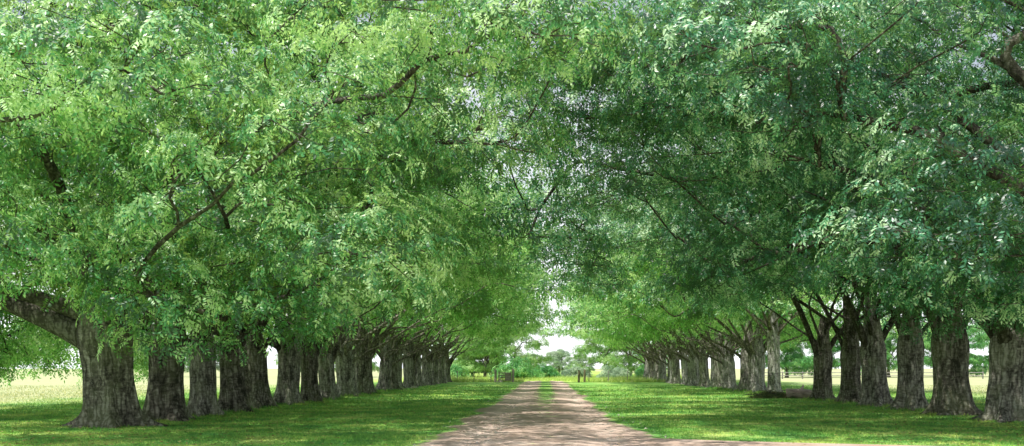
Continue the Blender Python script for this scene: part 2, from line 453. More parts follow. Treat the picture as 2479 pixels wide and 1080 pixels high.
    for li, (a, z0, elev, frac, r0) in enumerate(limb_spec):
        dx, dy = math.cos(a), math.sin(a)
        L = frac / math.sqrt((dx / ax) ** 2 + (dy / (ayf if dy < 0 else ay)) ** 2)
        L = max(L, 3.2)
        rise = min(L * math.tan(R(elev)), ztop * 0.72 - z0)
        n = max(6, int(L * 1.15 / 0.55))
        prev = -1
        w1, w2 = rnd.uniform(0, 6), rnd.uniform(0, 6)
        for i in range(n + 1):
            t = i / n
            wob = 0.42 * math.sin(w1 + 5.6 * t) * t, 0.40 * math.sin(w2 + 4.9 * t) * t
            sr = trunk_r * 0.30
            p = (dx * (sr + (L - sr) * t) - dy * wob[0] * 1.6 + lean[0] * z0, dy * (sr + (L - sr) * t) + dx * wob[0] * 1.6 + lean[1] * z0,
                 z0 + rise * (t ** 0.85) * (1 - 0.12 * t) + wob[1])
            prev = add(p, prev, li, r0 * (1 - t) ** 0.75 * (1 + 0.5 * math.exp(-t * 14)) + 0.018)
    ends = list(B[np.argsort([np.linalg.norm(c - np.array([0, 0, fork])) for c in B])] - np.array([0, 0, 0.35])) + list(C - Nn * rads[:, None] * 0.4)
    for c in ends:
        A = np.array(pos)
        dv = c - A
        dist = np.linalg.norm(dv, axis=1)
        rootd = np.linalg.norm(A - np.array([0, 0, fork]), axis=1)
        rc = np.linalg.norm(c - np.array([0, 0, fork]))
        cost = dist + 0.7 * np.maximum(0, rootd - rc + 0.3) * 2 + 1.6 * np.maximum(0, A[:, 2] - c[2] - 0.2) + 1.8 * np.maximum(0, c[2] - A[:, 2] - 0.55 * dist) + 0.12 * rootd
        j = int(np.argmin(cost))
        p0 = pos[j]
        pd = p0 - pos[par[j]] if par[j] >= 0 else np.array([0, 0, 1.0])
        pd = pd / (np.linalg.norm(pd) + 1e-9)
        d = dist[j]
        ctrl = p0 + pd * d * 0.42 + np.array([0, 0, 0.10 * d])
        n = max(2, int(d / 0.5))
        prev = j
        wv = rng.normal(0, 0.05 * d, 3)
        for i in range(1, n + 1):
            t = i / n
            p = (1 - t) ** 2 * p0 + 2 * t * (1 - t) * ctrl + t * t * c + wv * math.sin(PI * t) * math.sin(2.3 * PI * t)
            prev = add(p, prev, limb[j])
    npos = len(pos)
    kids = [[] for _ in range(npos)]
    for i, p in enumerate(par):
        if p >= 0: kids[p].append(i)
    rad = np.zeros(npos)
    ex = 1.95
    for i in range(npos - 1, -1, -1):                    # children always come after parents
        if kids[i]: rad[i] = sum(rad[k] ** ex for k in kids[i]) ** (1 / ex) * 1.01
        else: rad[i] = 0.010
        rad[i] = max(rad[i], rmin[i])
    limbs_paths = [[] for _ in limb_spec]
    stack = [(i, None) for i in range(npos) if par[i] < 0]
    while stack:
        i, frm = stack.pop()
        path, rr = [], []
        if frm is not None:
            path.append(pos[frm]); rr.append(min(rad[frm], rad[i] * 1.25))
        cur = i
        while True:
            path.append(pos[cur]); rr.append(rad[cur])
            ks = sorted(kids[cur], key=lambda k: -rad[k])
            for k in ks[1:]: stack.append((k, cur))
            if not ks: break
            cur = ks[0]
        limbs_paths[limb[i]].append((path, rr))
    limbs = []
    for ps in limbs_paths:
        if not ps: continue
        V, F = tube(ps, 9)
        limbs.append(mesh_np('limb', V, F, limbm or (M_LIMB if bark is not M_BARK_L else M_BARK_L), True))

    # --- crown
    T = sprig_templates(rng, 8, *leaf)
    V, F = foliage(rng, C, rads, K, T, flat=0.7, nrm0=Nn)
    # finer sprigs along the outer twigs so that clumps join up unevenly
    tw = [i for i in range(npos) if rad[i] < 0.040 and rnd.random() < 0.30]
    if tw:
        cc = np.array([pos[i] for i in tw])
        V2, F2 = foliage(rng, cc, np.full(len(cc), 0.35), 2, T, flat=0.6, sc=(0.7, 1.1), jit=0.5)
        F = np.concatenate([F, F2 + len(V)]); V = np.concatenate([V, V2])
    crown = mesh_np('crown', V, F, leafm, False)
    return dict(trunk=trunk, limbs=limbs, crown=crown)

def plant(kit, loc, rz, sc, label, cat='tree', group=None, name='avenue_tree', trunk_mat=None):
    r = empty(name, loc, rz, sc)
    tag(r, label, cat, group)
    t = put('trunk', kit['trunk'], r)
    t.rotation_euler = (0, 0, loc[1] * 2.7)
    if trunk_mat is not None:
        t.material_slots[0].link = 'OBJECT'; t.material_slots[0].material = trunk_mat
    for lm in kit['limbs']: put('limb', lm, r)
    put('crown', kit['crown'], r)
    return r

LEAF_NEAR = (15, 0.112, 0.047, 0.40)
LEAF_MID = (9, 0.165, 0.068, 0.42)
LEAF_FAR = (7, 0.25, 0.11, 0.50)

spec_front_left = [  # azimuth (0 = lane, -90 = camera), start height, elevation, fraction, radius
    (R(180), 2.35, 20, 0.60, 0.34), (R(200), 3.1, 14, 0.55, 0.22), (R(-95), 3.3, 50, 0.60, 0.18), (R(-40), 3.0, 38, 0.56, 0.18),
    (R(5), 3.6, 40, 0.58, 0.18), (R(60), 3.2, 50, 0.6, 0.18), (R(120), 3.8, 55, 0.6, 0.2), (R(-140), 3.9, 50, 0.62, 0.18), (R(20), 4.4, 62, 0.5, 0.18)]
spec_front_right = [
    (R(8), 3.3, 52, 0.55, 0.20), (R(-35), 2.7, 40, 0.55, 0.20), (R(40), 2.6, 36, 0.5, 0.20), (R(-80), 3.6, 58, 0.5, 0.18), (R(80), 3.2, 50, 0.55, 0.19),
    (R(130), 2.8, 44, 0.55, 0.19), (R(180), 3.4, 50, 0.55, 0.2), (R(-130), 2.9, 46, 0.55, 0.19), (R(20), 4.2, 66, 0.45, 0.2)]
KITS = {}
EX_L = [(4.8, -8.4, 7.8), (2.0, -8.2, 7.4), (7.4, -7.4, 7.0), (-1.2, -7.0, 6.8), (3.4, -5.0, 3.7), (5.9, -4.2, 3.7), (8.4, -6.4, 4.6), (1.2, -4.8, 4.6), (4.6, -3.0, 3.2), (7.6, -3.0, 4.0),
        (11.2, -6.5, 9.3), (13.2, -3.4, 9.9), (12.6, -8.6, 8.8), (12.2, 1.2, 10.8), (9.8, -9.2, 9.2)]
EX_R = [(1.5, 4.6, 4.3), (4.0, 5.2, 4.6), (6.2, 4.6, 5.0), (-1.5, 5.0, 4.2), (3.0, 2.8, 4.2), (12.2, 3.0, 9.6), (12.8, -1.0, 10.2), (10.6, 6.0, 9.0)]
OUT = [(-9.6, 0.0, 3.2), (-11.4, 1.2, 2.7), (-8.2, -1.4, 4.0), (-10.6, -1.6, 3.6)]
MIDARG = dict(mind=3.1, zin=(4.3, 3.0), zout=4.2, subs=17, subr=0.29, crad=(1.8, 2.9), umb=(3.4, 6.8), limb_k=0.55)
FARARG = dict(mind=3.0, zin=(4.2, 2.9), zout=4.0, subs=12, umb=(3.8, 6.5), limb_k=0.55, nl=11, limbm=M_LIMB_P)
KITS['front_left'] = grow_tree(11, 13.6, 7.0, 15.0, 36, 0.70, 2.7, 18, LEAF_NEAR, ay_front=11.0, axin=11.5, limb_spec=spec_front_left, zin=(4.0, 2.6),
                               bark=M_BARK_D, stem_top=5.4, mind=3.1, flare=0.36, zfront=4.2, extra=EX_L, ztf=8.6, subs=22, subr=0.27, crad=(1.9, 3.0),
                               clear=lambda c: c[0] < -0.4 and c[2] < 5.6)
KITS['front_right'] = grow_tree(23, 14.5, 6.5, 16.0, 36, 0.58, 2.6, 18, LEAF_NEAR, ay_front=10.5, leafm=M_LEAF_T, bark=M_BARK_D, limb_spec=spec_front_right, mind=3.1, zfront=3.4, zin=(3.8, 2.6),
                                ztf=9.0, subs=22, subr=0.27, crad=(1.9, 3.0), umb=(2.4, 7.6), extra=EX_R, limb_k=0.65)
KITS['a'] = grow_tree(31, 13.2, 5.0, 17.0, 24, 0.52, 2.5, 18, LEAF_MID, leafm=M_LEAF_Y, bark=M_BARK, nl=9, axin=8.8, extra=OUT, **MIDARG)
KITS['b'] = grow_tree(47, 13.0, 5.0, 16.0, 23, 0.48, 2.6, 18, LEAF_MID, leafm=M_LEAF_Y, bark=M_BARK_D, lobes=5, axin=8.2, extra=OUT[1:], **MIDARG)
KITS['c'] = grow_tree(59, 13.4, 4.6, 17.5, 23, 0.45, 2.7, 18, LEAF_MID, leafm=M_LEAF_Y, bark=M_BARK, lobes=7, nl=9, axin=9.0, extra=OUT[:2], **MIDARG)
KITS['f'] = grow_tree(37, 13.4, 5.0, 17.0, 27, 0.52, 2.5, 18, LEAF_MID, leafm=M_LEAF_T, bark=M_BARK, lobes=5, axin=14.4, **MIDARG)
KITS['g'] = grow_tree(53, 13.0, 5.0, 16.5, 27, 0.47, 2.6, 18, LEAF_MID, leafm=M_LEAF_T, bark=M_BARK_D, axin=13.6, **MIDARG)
KITS['d'] = grow_tree(71, 12.6, 5.0, 17.0, 23, 0.50, 2.6, 14, LEAF_FAR, leafm=M_LEAF_Y, bark=M_BARK, axin=12.8, **FARARG)
KITS['e'] = grow_tree(83, 12.6, 5.0, 17.5, 23, 0.53, 2.5, 14, LEAF_FAR, leafm=M_LEAF_Y, bark=M_BARK_D, axin=12.8, **FARARG)
KITS['pale'] = grow_tree(97, 12.0, 5.0, 16.0, 23, 0.40, 4.0, 14, LEAF_FAR, bark=M_BARK_L, flare=0.3, **FARARG)

ORD = ['first', 'second', 'third', 'fourth', 'fifth', 'sixth', 'seventh', 'eighth', 'ninth', 'tenth', 'eleventh', 'twelfth', 'thirteenth',
       'fourteenth', 'fifteenth', 'sixteenth', 'seventeenth', 'eighteenth', 'nineteenth', 'twentieth', 'twenty-first', 'twenty-second', 'twenty-third', 'twenty-fourth', 'twenty-fifth', 'twenty-sixth']

# (x, y, kit, scale, bark, look)
LEFT = [(-12.66, 29.9, 'front_left', 1.00, M_BARK_D, 'huge dark fluted trunk and a thick limb reaching left'),
        (-12.35, 33.3, 'b', 1.08, M_BARK_D, 'dark trunk with a bare root running right'),
        (-12.20, 36.6, 'a', 0.92, M_BARK, 'grey trunk, its left flank lit pale'),
        (-12.20, 40.0, 'c', 0.95, M_BARK_D, 'slim dark trunk, half hidden'),
        (-12.25, 43.8, 'b', 1.0, M_BARK_D, 'broad dark trunk between two narrow bright gaps'),
        (-12.10, 48.0, 'a', 0.98, M_BARK, 'grey trunk, pale bright gaps on both sides'),
        (-11.55, 50.4, 'c', 0.84, M_BARK_D, 'slim near-black trunk forking high into two'),
        (-11.70, 55.2, 'd', 0.90, M_BARK, 'grey trunk with spreading roots')]
inv = np.linspace(1 / 525, 1 / 247, 16)[1:]
for k, q in enumerate(inv):
    x = -12.0 + 0.35 * math.sin(k * 2.3); LEFT.append((x, 2480 * 12.2 * q, 'edaed'[k % 5] if k % 5 != 2 else 'd', 0.94 + 0.09 * math.sin(k * 1.7), [M_BARK, M_BARK_D, M_BARK][k % 3], 'grey trunk and a limb arching over the lane'))
RIGHT = [(15.9, 27.6, 'front_right', 1.0, M_BARK_D, 'dark boughs hanging in at the right edge'),
         (14.75, 32.8, 'front_right', 0.98, M_BARK, 'broad dark grey furrowed trunk cut by the right edge'),
         (14.85, 37.3, 'f', 1.1, M_BARK_D, 'broad straight dark trunk with a gap on each side'),
         (14.90, 41.8, 'g', 1.02, M_BARK, 'dark trunk and a low bare limb forking left'),
         (14.80, 45.9, 'f', 1.0, M_BARK, 'grey trunk flaring wide at its base'),
         (14.70, 49.3, 'g', 0.98, M_BARK_D, 'dark brown trunk'),
         (14.55, 53.8, 'f', 0.86, M_BARK_D, 'slim dark trunk beside the fallen log'),
         (14.75, 66.0, 'pale', 1.0, M_BARK_L, 'tall pale silvery trunk just past the fallen log')]
inv = np.linspace(1 / 548, 1 / 252, 18)[1:]
for k, q in enumerate(inv):
    x = 14.6 + 0.3 * math.sin(k * 1.9); RIGHT.append((x, 2480 * 14.6 * q, 'deedd'[k % 5], 0.92 + 0.08 * math.sin(k * 2.1), [M_BARK_L, M_BARK, M_BARK_L, M_BARK][k % 4], 'grey trunk and limbs leaning over the lane'))
rr = random.Random(5)
for i, (x, y, kit, s, bm, look) in enumerate(LEFT):
    lab = f'{ORD[i]} tree in the left row, {look}'
    if i == 0: lab = 'nearest tree of the left row, ' + look
    if i == len(LEFT) - 1: lab = 'last tree at the far end of the left row, beside the lane end'
    plant(KITS[kit], (x, y, 0), rr.uniform(-0.14, 0.14) * (1 if i < 8 else 2.5) if i else 0.0, (s * (rr.uniform(0.92, 1.08) if i else 1), s * (rr.uniform(0.88, 1.12) if i else 1), s * rr.uniform(0.94, 1.06)), lab, 'tree', 'trees of the left avenue row', trunk_mat=bm)
for i, (x, y, kit, s, bm, look) in enumerate(RIGHT):
    lab = f'{ORD[i-1]} tree in the right row, {look}' if i else 'tree outside the right edge, only its dark boughs hanging into view'
    if i == len(RIGHT) - 1: lab = 'last tree at the far end of the right row, beside the wire fence'
    ang = PI + (rr.uniform(-0.15, 0.15) * (1 if i < 8 else 2.3) if i > 1 else (0.1 if i else -0.15))
    plant(KITS[kit], (x, y, 0), ang, (s * rr.uniform(0.94, 1.06), s * rr.uniform(0.9, 1.1), s * rr.uniform(0.94, 1.06)), lab, 'tree', 'trees of the right avenue row', trunk_mat=bm)

# ------------------------------------------------------------------ ground, track, grass
def grid(x0, x1, y0, y1, nx, ny, zf):
    xs = np.linspace(x0, x1, nx + 1); ys = np.linspace(y0, y1, ny + 1)
    X, Y = np.meshgrid(xs, ys)
    Z = zf(X, Y)
    V = np.stack([X, Y, Z], -1).reshape(-1, 3)
    i = (np.arange(ny)[:, None] * (nx + 1) + np.arange(nx)[None, :]).reshape(-1)
    F = np.stack([i, i + 1, i + nx + 2, i + nx + 1], -1)
    return V, F
V, F = grid(-1600, 1600, -200, 3000, 8, 8, lambda X, Y: X * 0)
tag(put('ground', mesh_np('ground', V, F, M_GROUND)), kind='structure')

def lane_edges(y):
    """left and right edge of the dirt track at distance y"""
    n1 = mnoise.noise(Vector((y * 0.33, 1.7, 0))) * 0.45 + mnoise.noise(Vector((y * 1.3, 5.1, 0))) * 0.18
    n2 = mnoise.noise(Vector((y * 0.29, 9.7, 0))) * 0.5 + mnoise.noise(Vector((y * 1.1, 3.3, 0))) * 0.2
    l, r = -2.75 + n1, 2.45 + n2
    w = max(0.0, (32 - y) / 10.0)
    l -= 0.35 * min(w, 1.5)
    r += 0.5 * w + 4.2 * max(0.0, (24.6 - y) / 2.4) ** 1.6        # opens out to the right in front
    return l, min(r, 22 + n2)
ys = np.concatenate([np.arange(12, 40, 0.2), np.arange(40, 132, 0.5)])
NXT = 60
V, A, RT = [], [], []
for y in ys:
    l, r = lane_edges(y)
    for k in range(NXT + 1):
        t = k / NXT
        x = l + (r - l) * t
        z = 0.006
        d1, d2 = (x + 1.55) / 0.55, (x - 1.60) / 0.55
        rut = math.exp(-d1 * d1) + math.exp(-d2 * d2)
        edge = max(0.0, 1 - min(x - l, r - x) / 0.7)
        fade = min(1.0, max(0.0, (y - 30) / 45.0))
        mid = math.exp(-((x - 0.05) / 0.75) ** 2) * (0.25 + 0.75 * fade)
        g = max(edge * 0.95, mid * 0.9) - 0.5 * rut * fade
        V.append((x, y, z + 0.05 * (1 - min(1, rut)) * (1 - edge))); RT.append(min(1.0, rut)); A.append(min(1.0, max(-0.6, g)))
nyt = len(ys) - 1
i = (np.arange(nyt)[:, None] * (NXT + 1) + np.arange(NXT)[None, :]).reshape(-1)
F = np.stack([i, i + 1, i + NXT + 2, i + NXT + 1], -1)
me = mesh_np('dirt_track', np.array(V), F, M_TRACK)
at = me.attributes.new('grassy', 'FLOAT', 'POINT'); at.data.foreach_set('value', np.array(A, dtype=np.float32))
at = me.attributes.new('rut', 'FLOAT', 'POINT'); at.data.foreach_set('value', np.array(RT, dtype=np.float32))
tag(put('dirt_track', me), kind='structure')

def blades(rng, X, Y, h, w, lean=0.5):
    n = len(X)
    a = rng.uniform(0, 2 * PI, n)
    hh = h * rng.uniform(0.5, 1.3, n); ww = w * rng.uniform(0.7, 1.4, n)
    lx, ly = rng.normal(0, lean, n) * hh, rng.normal(0, lean, n) * hh
    V = np.zeros((n, 3, 3))
    V[:, 0] = np.stack([X - np.cos(a) * ww, Y - np.sin(a) * ww, np.zeros(n)], -1)
    V[:, 1] = np.stack([X + np.cos(a) * ww, Y + np.sin(a) * ww, np.zeros(n)], -1)
    V[:, 2] = np.stack([X + lx, Y + ly, hh], -1)
    return V.reshape(-1, 3), np.arange(3 * n, dtype=np.int32).reshape(-1, 3)

rng = np.random.default_rng(3)
n = 260000
Y = 21.0 / (1 - rng.random(n) * (1 - 21.0 / 100.0))              # density falls with distance
X = rng.uniform(-0.56, 0.50, n) * Y
le = np.array([lane_edges(y) for y in Y[:]])
inside = (X > le[:, 0] + 0.1) & (X < le[:, 1] - 0.1)
strip = (np.abs(X) < 0.7) & (rng.random(n) < np.clip((Y - 34) / 60, 0, 0.6))
patch = np.array([mnoise.noise(Vector((x * 0.5, y * 0.5, 0))) for x, y in zip(X, Y)])
keep = (~inside | strip) & (rng.random(n) < 0.75 + 0.6 * patch)
X, Y, patch = X[keep], Y[keep], patch[keep]
tx, ty, tp = [], [], []
for (x, y, *_r) in LEFT[:12] + RIGHT[1:12]:
    for _ in range(700):
        a_ = rng.uniform(0, 2 * PI); q_ = 0.62 + abs(rng.normal(0, 0.22))
        tx.append(x + math.cos(a_) * q_); ty.append(y + math.sin(a_) * q_); tp.append(rng.uniform(0.3, 2.4))
X = np.concatenate([X, tx]); Y = np.concatenate([Y, ty]); patch = np.concatenate([patch, tp])
h = 0.055 * (1 + 0.5 * patch) * np.clip(Y / 34, 0.85, 1.8)
V, F = blades(rng, X, Y, h, 0.009 * np.clip(Y / 28, 0.8, 2.6))
tag(put('grass', mesh_np('grass', V, F, M_BLADE)), 'short green grass covering the verges under the avenue trees', 'grass', kind='stuff')

n = 30000
Y = 124 + rng.random(n) ** 1.6 * 75
X = rng.uniform(-16, 22, n) * Y / 140
keep = (np.abs(X - 0.3) > 3.0) | (Y > 133)
X, Y = X[keep], Y[keep]
pn = np.array([mnoise.noise(Vector((x * 0.12, y * 0.12, 3))) for x, y in zip(X, Y)])
V, F = blades(rng, X, Y, np.clip(0.4 * (1 + 2.0 * pn), 0.08, 1.0), 0.03, 0.4)
tag(put('tall_grass', mesh_np('tall_grass', V, F, M_TALL)), 'tall sunlit yellow-green grass in the paddock beyond the lane end', 'grass', kind='stuff')

# fallen leaves and pebbles
M_LITTER = blade_mat('litter', fixed=((0.16, 0.10, 0.04), (0.34, 0.24, 0.10), (0.55, 0.45, 0.20)))
n = 9000
side = rng.random(n) < 0.5
Y = 22 + rng.random(n) ** 1.4 * 60
X = np.where(side, rng.normal(-10.5, 4.0, n), rng.normal(12.5, 4.5, n))
a = rng.uniform(0, 2 * PI, n); l = rng.uniform(0.03, 0.075, n); zz = rng.uniform(0.02, 0.06, n)
dx, dy = np.cos(a) * l, np.sin(a) * l
V = np.stack([np.stack([X - dx, Y - dy, zz], -1), np.stack([X + dy * .45, Y - dx * .45, zz + 0.012], -1), np.stack([X + dx, Y + dy, zz + rng.uniform(-.01, .03, n)], -1), np.stack([X - dy * .45, Y + dx * .45, zz + 0.012], -1)], 1).reshape(-1, 3)
tag(put('leaf_litter', mesh_np('leaf_litter', V, np.arange(4 * n).reshape(-1, 4), M_LITTER)), 'dry brown fallen leaves scattered in the grass under the trees', 'leaf litter', kind='stuff')
n = 1600
Y = 21.5 + rng.random(n) ** 1.8 * 50; X = rng.uniform(-3.0, 3.2, n)
r_ = rng.uniform(0.008, 0.032, n) * np.where(rng.random(n) < 0.05, 1.8, 1)
oc = np.array([(1, 0, 0), (0, 1, 0), (-1, 0, 0), (0, -1, 0), (0, 0, .7), (0, 0, -.7)], float)
V = (oc[None] * rng.uniform(0.7, 1.3, (n, 6, 1)) * r_[:, None, None] + np.stack([X, Y, r_ * 0.3 + 0.006], -1)[:, None, :]).reshape(-1, 3)
fo = np.array([(0, 1, 4), (1, 2, 4), (2, 3, 4), (3, 0, 4), (1, 0, 5), (2, 1, 5), (3, 2, 5), (0, 3, 5)])
tag(put('pebbles', mesh_np('pebbles', V, (fo[None] + 6 * np.arange(n)[:, None, None]).reshape(-1, 3), M_STONE)), 'small pale pebbles strewn over the dirt track', 'pebbles', kind='stuff')

# ------------------------------------------------------------------ background trees and bushes
BGA = dict(umb=(-9, -8), mind=1.5, limb_k=0.8, crad=(1.1, 1.7), subs=10)
BG = {
 'round': grow_tree(101, 5.5, 5.5, 9.5, 40, 0.24, 2.2, 14, LEAF_FAR, zout=2.0, zin=(2.0, 0.0), leafm=M_LEAF_B, bark=M_BARK_D, **BGA),
 'airy': grow_tree(113, 6.0, 6.0, 10.0, 34, 0.22, 2.4, 8, LEAF_FAR, zout=1.7, zin=(1.7, 0.0), leafm=M_LEAF_B, bark=M_BARK_D, **BGA),
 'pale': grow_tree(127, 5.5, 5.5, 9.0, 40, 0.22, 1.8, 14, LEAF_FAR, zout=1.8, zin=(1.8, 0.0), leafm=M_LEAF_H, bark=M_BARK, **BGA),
 'green': grow_tree(131, 5.5, 5.5, 10.0, 42, 0.24, 2.0, 14, LEAF_FAR, zout=1.4, zin=(1.4, 0.0), leafm=M_LEAF_E, bark=M_BARK_D, **BGA)}
def bgtree(kind, x, y, s, label, group=None, rz=None):
    plant(BG[kind], (x, y, 0), (x * 1.7 + y) if rz is None else rz, (s, s, s), label, 'tree', group, 'background_tree')
bgtree('round', -9.9, 168, 1.0, 'olive tree behind the wooden gate, its dark trunk showing')
bgtree('round', -12.6, 176, 0.9, 'olive tree at the left edge of the lane opening, behind the left row')
bgtree('airy', -5.4, 180, 1.05, 'thin olive tree in the sky gap above the emerald bush')
bgtree('airy', 10.2, 172, 1.0, 'airy tree with sky showing through, behind the two dark posts')
bgtree('airy', 14.8, 178, 1.05, 'airy tree right of the sky gap, above the wire fence')
bgtree('green', 19.5, 190, 0.62, 'small dark green tree against the last trunk of the right row')
bgtree('pale', 3.2, 235, 0.62, 'pale hazy tree standing in the middle of the sky gap')
bgtree('pale', 8.6, 245, 0.5, 'low pale grey-green tree beneath the sky gap on the right')
bgtree('pale', -3.5, 250, 0.55, 'low pale green tree left of the middle of the sky gap')
far = 'far trees beyond the fields'
for i, (x, y, s, k, lab) in enumerate([
    (-62, 190, 1.1, 'pale', 'hazy field tree at the far left edge behind the nearest left trunk'),
    (-80, 205, 1.2, 'pale', 'hazy field tree glimpsed under the left boughs'),
    (-46, 200, 1.0, 'round', 'field tree glimpsed between the second and third left trunks'),
    (-36, 190, 1.0, 'round', 'field tree glimpsed between the fifth and sixth left trunks'),
    (42, 178, 1.05, 'green', 'bright green tree in the gap behind the fallen log'),
    (51, 190, 1.0, 'green', 'green tree behind the slim dark trunk on the right'),
    (62, 185, 1.05, 'green', 'green field tree glimpsed between the right trunks'),
    (76, 195, 1.1, 'green', 'green field tree right of the broad straight trunk'),
    (90, 200, 1.2, 'green', 'green field tree glimpsed near the right edge')]):
    bgtree(k, x, y, s, lab, far)

def bush(name_label, x, y, w, h, mat, seed, K=60, n=40, leaf=LEAF_FAR, name='bush'):
    g = np.random.default_rng(seed); rnd = random.Random(seed)
    r = empty(name, (x, y, 0)); tag(r, name_label, 'bush')
    C = []
    for _ in range(n):
        a = rnd.uniform(0, 2 * PI); q = math.sqrt(rnd.random())
        z = h * math.sqrt(max(0, 1 - 0.9 * q * q)) * rnd.uniform(0.25, 0.95)
        C.append((q * w * math.cos(a), q * w * 0.8 * math.sin(a), z))
    C = np.array(C)
    T = sprig_templates(g, 6, *leaf)
    V, F = foliage(g, C, g.uniform(0.13, 0.2, n) * (w + h), K // 3, T, flat=0.7)
    put('foliage', mesh_np('foliage', V, F, mat), r)
    V, F = tube([([(0.05 * math.cos(k), 0.05 * math.sin(k), -0.05), (c[0] * 0.4, c[1] * 0.4, c[2] * 0.45), tuple(c)], (0.05, 0.03, 0.012)) for k, c in enumerate(C[:16])], 5)
    put('stems', mesh_np('stems', V, F, M_LIMB, True), r)
bush('emerald green bush right of the wooden gate', -3.9, 141, 2.7, 3.3, M_LEAF_E, 1, n=60)
bush('small yellow-green bush at the end of the lane', -0.2, 158, 2.0, 2.2, M_LEAF_E, 2)
bush('low bluish grey bush behind the first of the two dark posts', 4.8, 160, 1.9, 2.0, M_LEAF_H, 3)
bush('low pale bush above the thin fence posts', 10.5, 158, 2.2, 2.0, M_LEAF_H, 4)
bush('dark green bush beside the last trunk of the right row', 14.6, 150, 1.5, 2.2, M_LEAF_E, 5)
bush('small green bush beside the last trunk of the left row', -12.4, 142, 1.6, 2.2, M_LEAF_E, 6)

# ------------------------------------------------------------------ fences, gate, posts
def box(cx, cy, cz, sx, sy, sz, rz=0.0, bev=0.0):
    c, s = math.cos(rz), math.sin(rz)
    V = []
    for dz in (-1, 1):
        for dx, dy in ((-1, -1), (1, -1), (1, 1), (-1, 1)):
            k = 1 - (bev if dz > 0 else 0)
            x, y = dx * sx / 2 * k, dy * sy / 2 * k
            V.append((cx + c * x - s * y, cy + s * x + c * y, cz + dz * sz / 2))
    F = [(3, 2, 1, 0), (4, 5, 6, 7), (0, 1, 5, 4), (1, 2, 6, 5), (2, 3, 7, 6), (3, 0, 4, 7)]
    return np.array(V), np.array(F)
def boxes(lst):
    Vs, Fs, b = [], [], 0
    for a in lst:
        V, F = box(*a); Vs.append(V); Fs.append(F + b); b += 8
    return np.concatenate(Vs), np.concatenate(Fs)
def round_post(h, r, seed, lean=0.02):
    rnd = random.Random(seed); n = 14
    pts = [(lean * z * rnd.uniform(.5, 1.5), lean * z * 0.5, z) for z in (-0.2, 0.0, 0.35 * h, 0.7 * h, h * 0.985, h)]
    V, F = tube([(pts, (r * 1.05, r * 1.04, r, r * 0.97, r * 0.95, r * 0.75))], n)
    k = len(V) - n
    V = np.concatenate([V, [[pts[-1][0], pts[-1][1], h + 0.008]]])
    cap = np.array([[k + i, k + (i + 1) % n, len(V) - 1] for i in range(n)])
    return V, [F, cap]
for (x, y, h, lab) in ((3.95, 120.5, 1.42, 'left one of the two dark wooden posts right of the lane end'),
                       (4.75, 124.0, 1.52, 'right one of the two dark wooden posts, slightly taller')):
    V, F = round_post(h, 0.13, int(x * 100))
    o = put('wooden_post', mesh_np('wooden_post', V, F, M_POST, True), None, (x, y, 0))
    tag(o, lab, 'post', 'gate posts right of the lane')

def wire_fence(x0, x1, y0, y1, n, label):
    r = empty('wire_fence', (x0, y0, 0)); tag(r, label, 'fence')
    P = [((x1 - x0) * k / (n - 1), (y1 - y0) * k / (n - 1)) for k in range(n)]
    for k, (px, py) in enumerate(P):
        V, F = round_post(1.35 + 0.05 * math.sin(k * 3.1), 0.05, k + 3, 0.03)
        put('post', mesh_np('post', V, F, M_RAIL, True), r, (px, py, 0))
    for z in (0.35, 0.62, 0.9, 1.18):
        path = []
        for (a, b) in zip(P[:-1], P[1:]):
            for t in (0, 0.5):
                path.append((a[0] + (b[0] - a[0]) * t, a[1] + (b[1] - a[1]) * t + 0.06, z - (0.03 if t else 0)))
        path.append((P[-1][0], P[-1][1] + 0.06, z))
        V, F = tube([(path, [0.008] * len(path))], 4)
        put('wire', mesh_np('wire', V, F, M_WIRE), r)
wire_fence(5.3, 19.5, 124.4, 127.0, 7, 'thin wire fence running right from the two dark posts')
wire_fence(-6.6, -17.0, 124.2, 126.5, 6, 'thin wire fence running left from the wooden gate')

# wooden field gate, swung half open beside its post
g = empty('wooden_gate', (-6.0, 123.2, 0)); tag(g, 'weathered grey wooden gate and posts left of the lane end', 'gate')
V, F = round_post(1.5, 0.15, 77); put('gate_post', mesh_np('gate_post', V, F, M_GATE, True), g, (0, 0, 0))
V, F = round_post(1.62, 0.14, 78); put('gate_post', mesh_np('gate_post', V, F, M_GATE, True), g, (2.1, 0.25, 0))
lst = [(0.62 + 0.55, 0.1, z, 1.5, 0.05, 0.13) for z in (0.25, 0.52, 0.8, 1.1)]
V, F = boxes(lst); put('rails', mesh_np('rails', V, F, M_GATE), g)
V, F = boxes([(0.42, 0.15, 0.68, 0.12, 0.045, 1.1), (1.2, 0.15, 0.68, 0.10, 0.045, 1.1), (1.86, 0.15, 0.68, 0.12, 0.045, 1.1)])
put('stiles', mesh_np('stiles', V, F, M_GATE), g)
V, F = boxes([(1.55, 0.06, 0.70, 0.62, 0.03, 0.82)])
put('board_panel', mesh_np('board_panel', V, F, M_GATE), g)
V, F = tube([([(0.40, 0.04, 0.2), (1.2, 0.04, 1.15)], (0.045, 0.045))], 6); put('brace', mesh_np('brace', V, F, M_GATE), g)

# rail fence in the right field
f = empty('rail_fence', (33.5, 158, 0)); tag(f, 'grey post and rail fence in the sunlit field behind the fallen log', 'fence')
L, n = 34.0, 12
for k in range(n):
    V, F = round_post(1.15, 0.10, k + 30); put('post', mesh_np('post', V, F, M_RAIL, True), f, (L * k / (n - 1), 0.04 * math.sin(k * 2), 0))
for z in (0.5, 0.98):
    V, F = tube([([(L * k / (n - 1), -0.12, z + 0.02 * math.sin(k * 1.9)) for k in range(n)], [0.06] * n)], 6)
    put('rail', mesh_np('rail', V, F, M_RAIL, True), f)

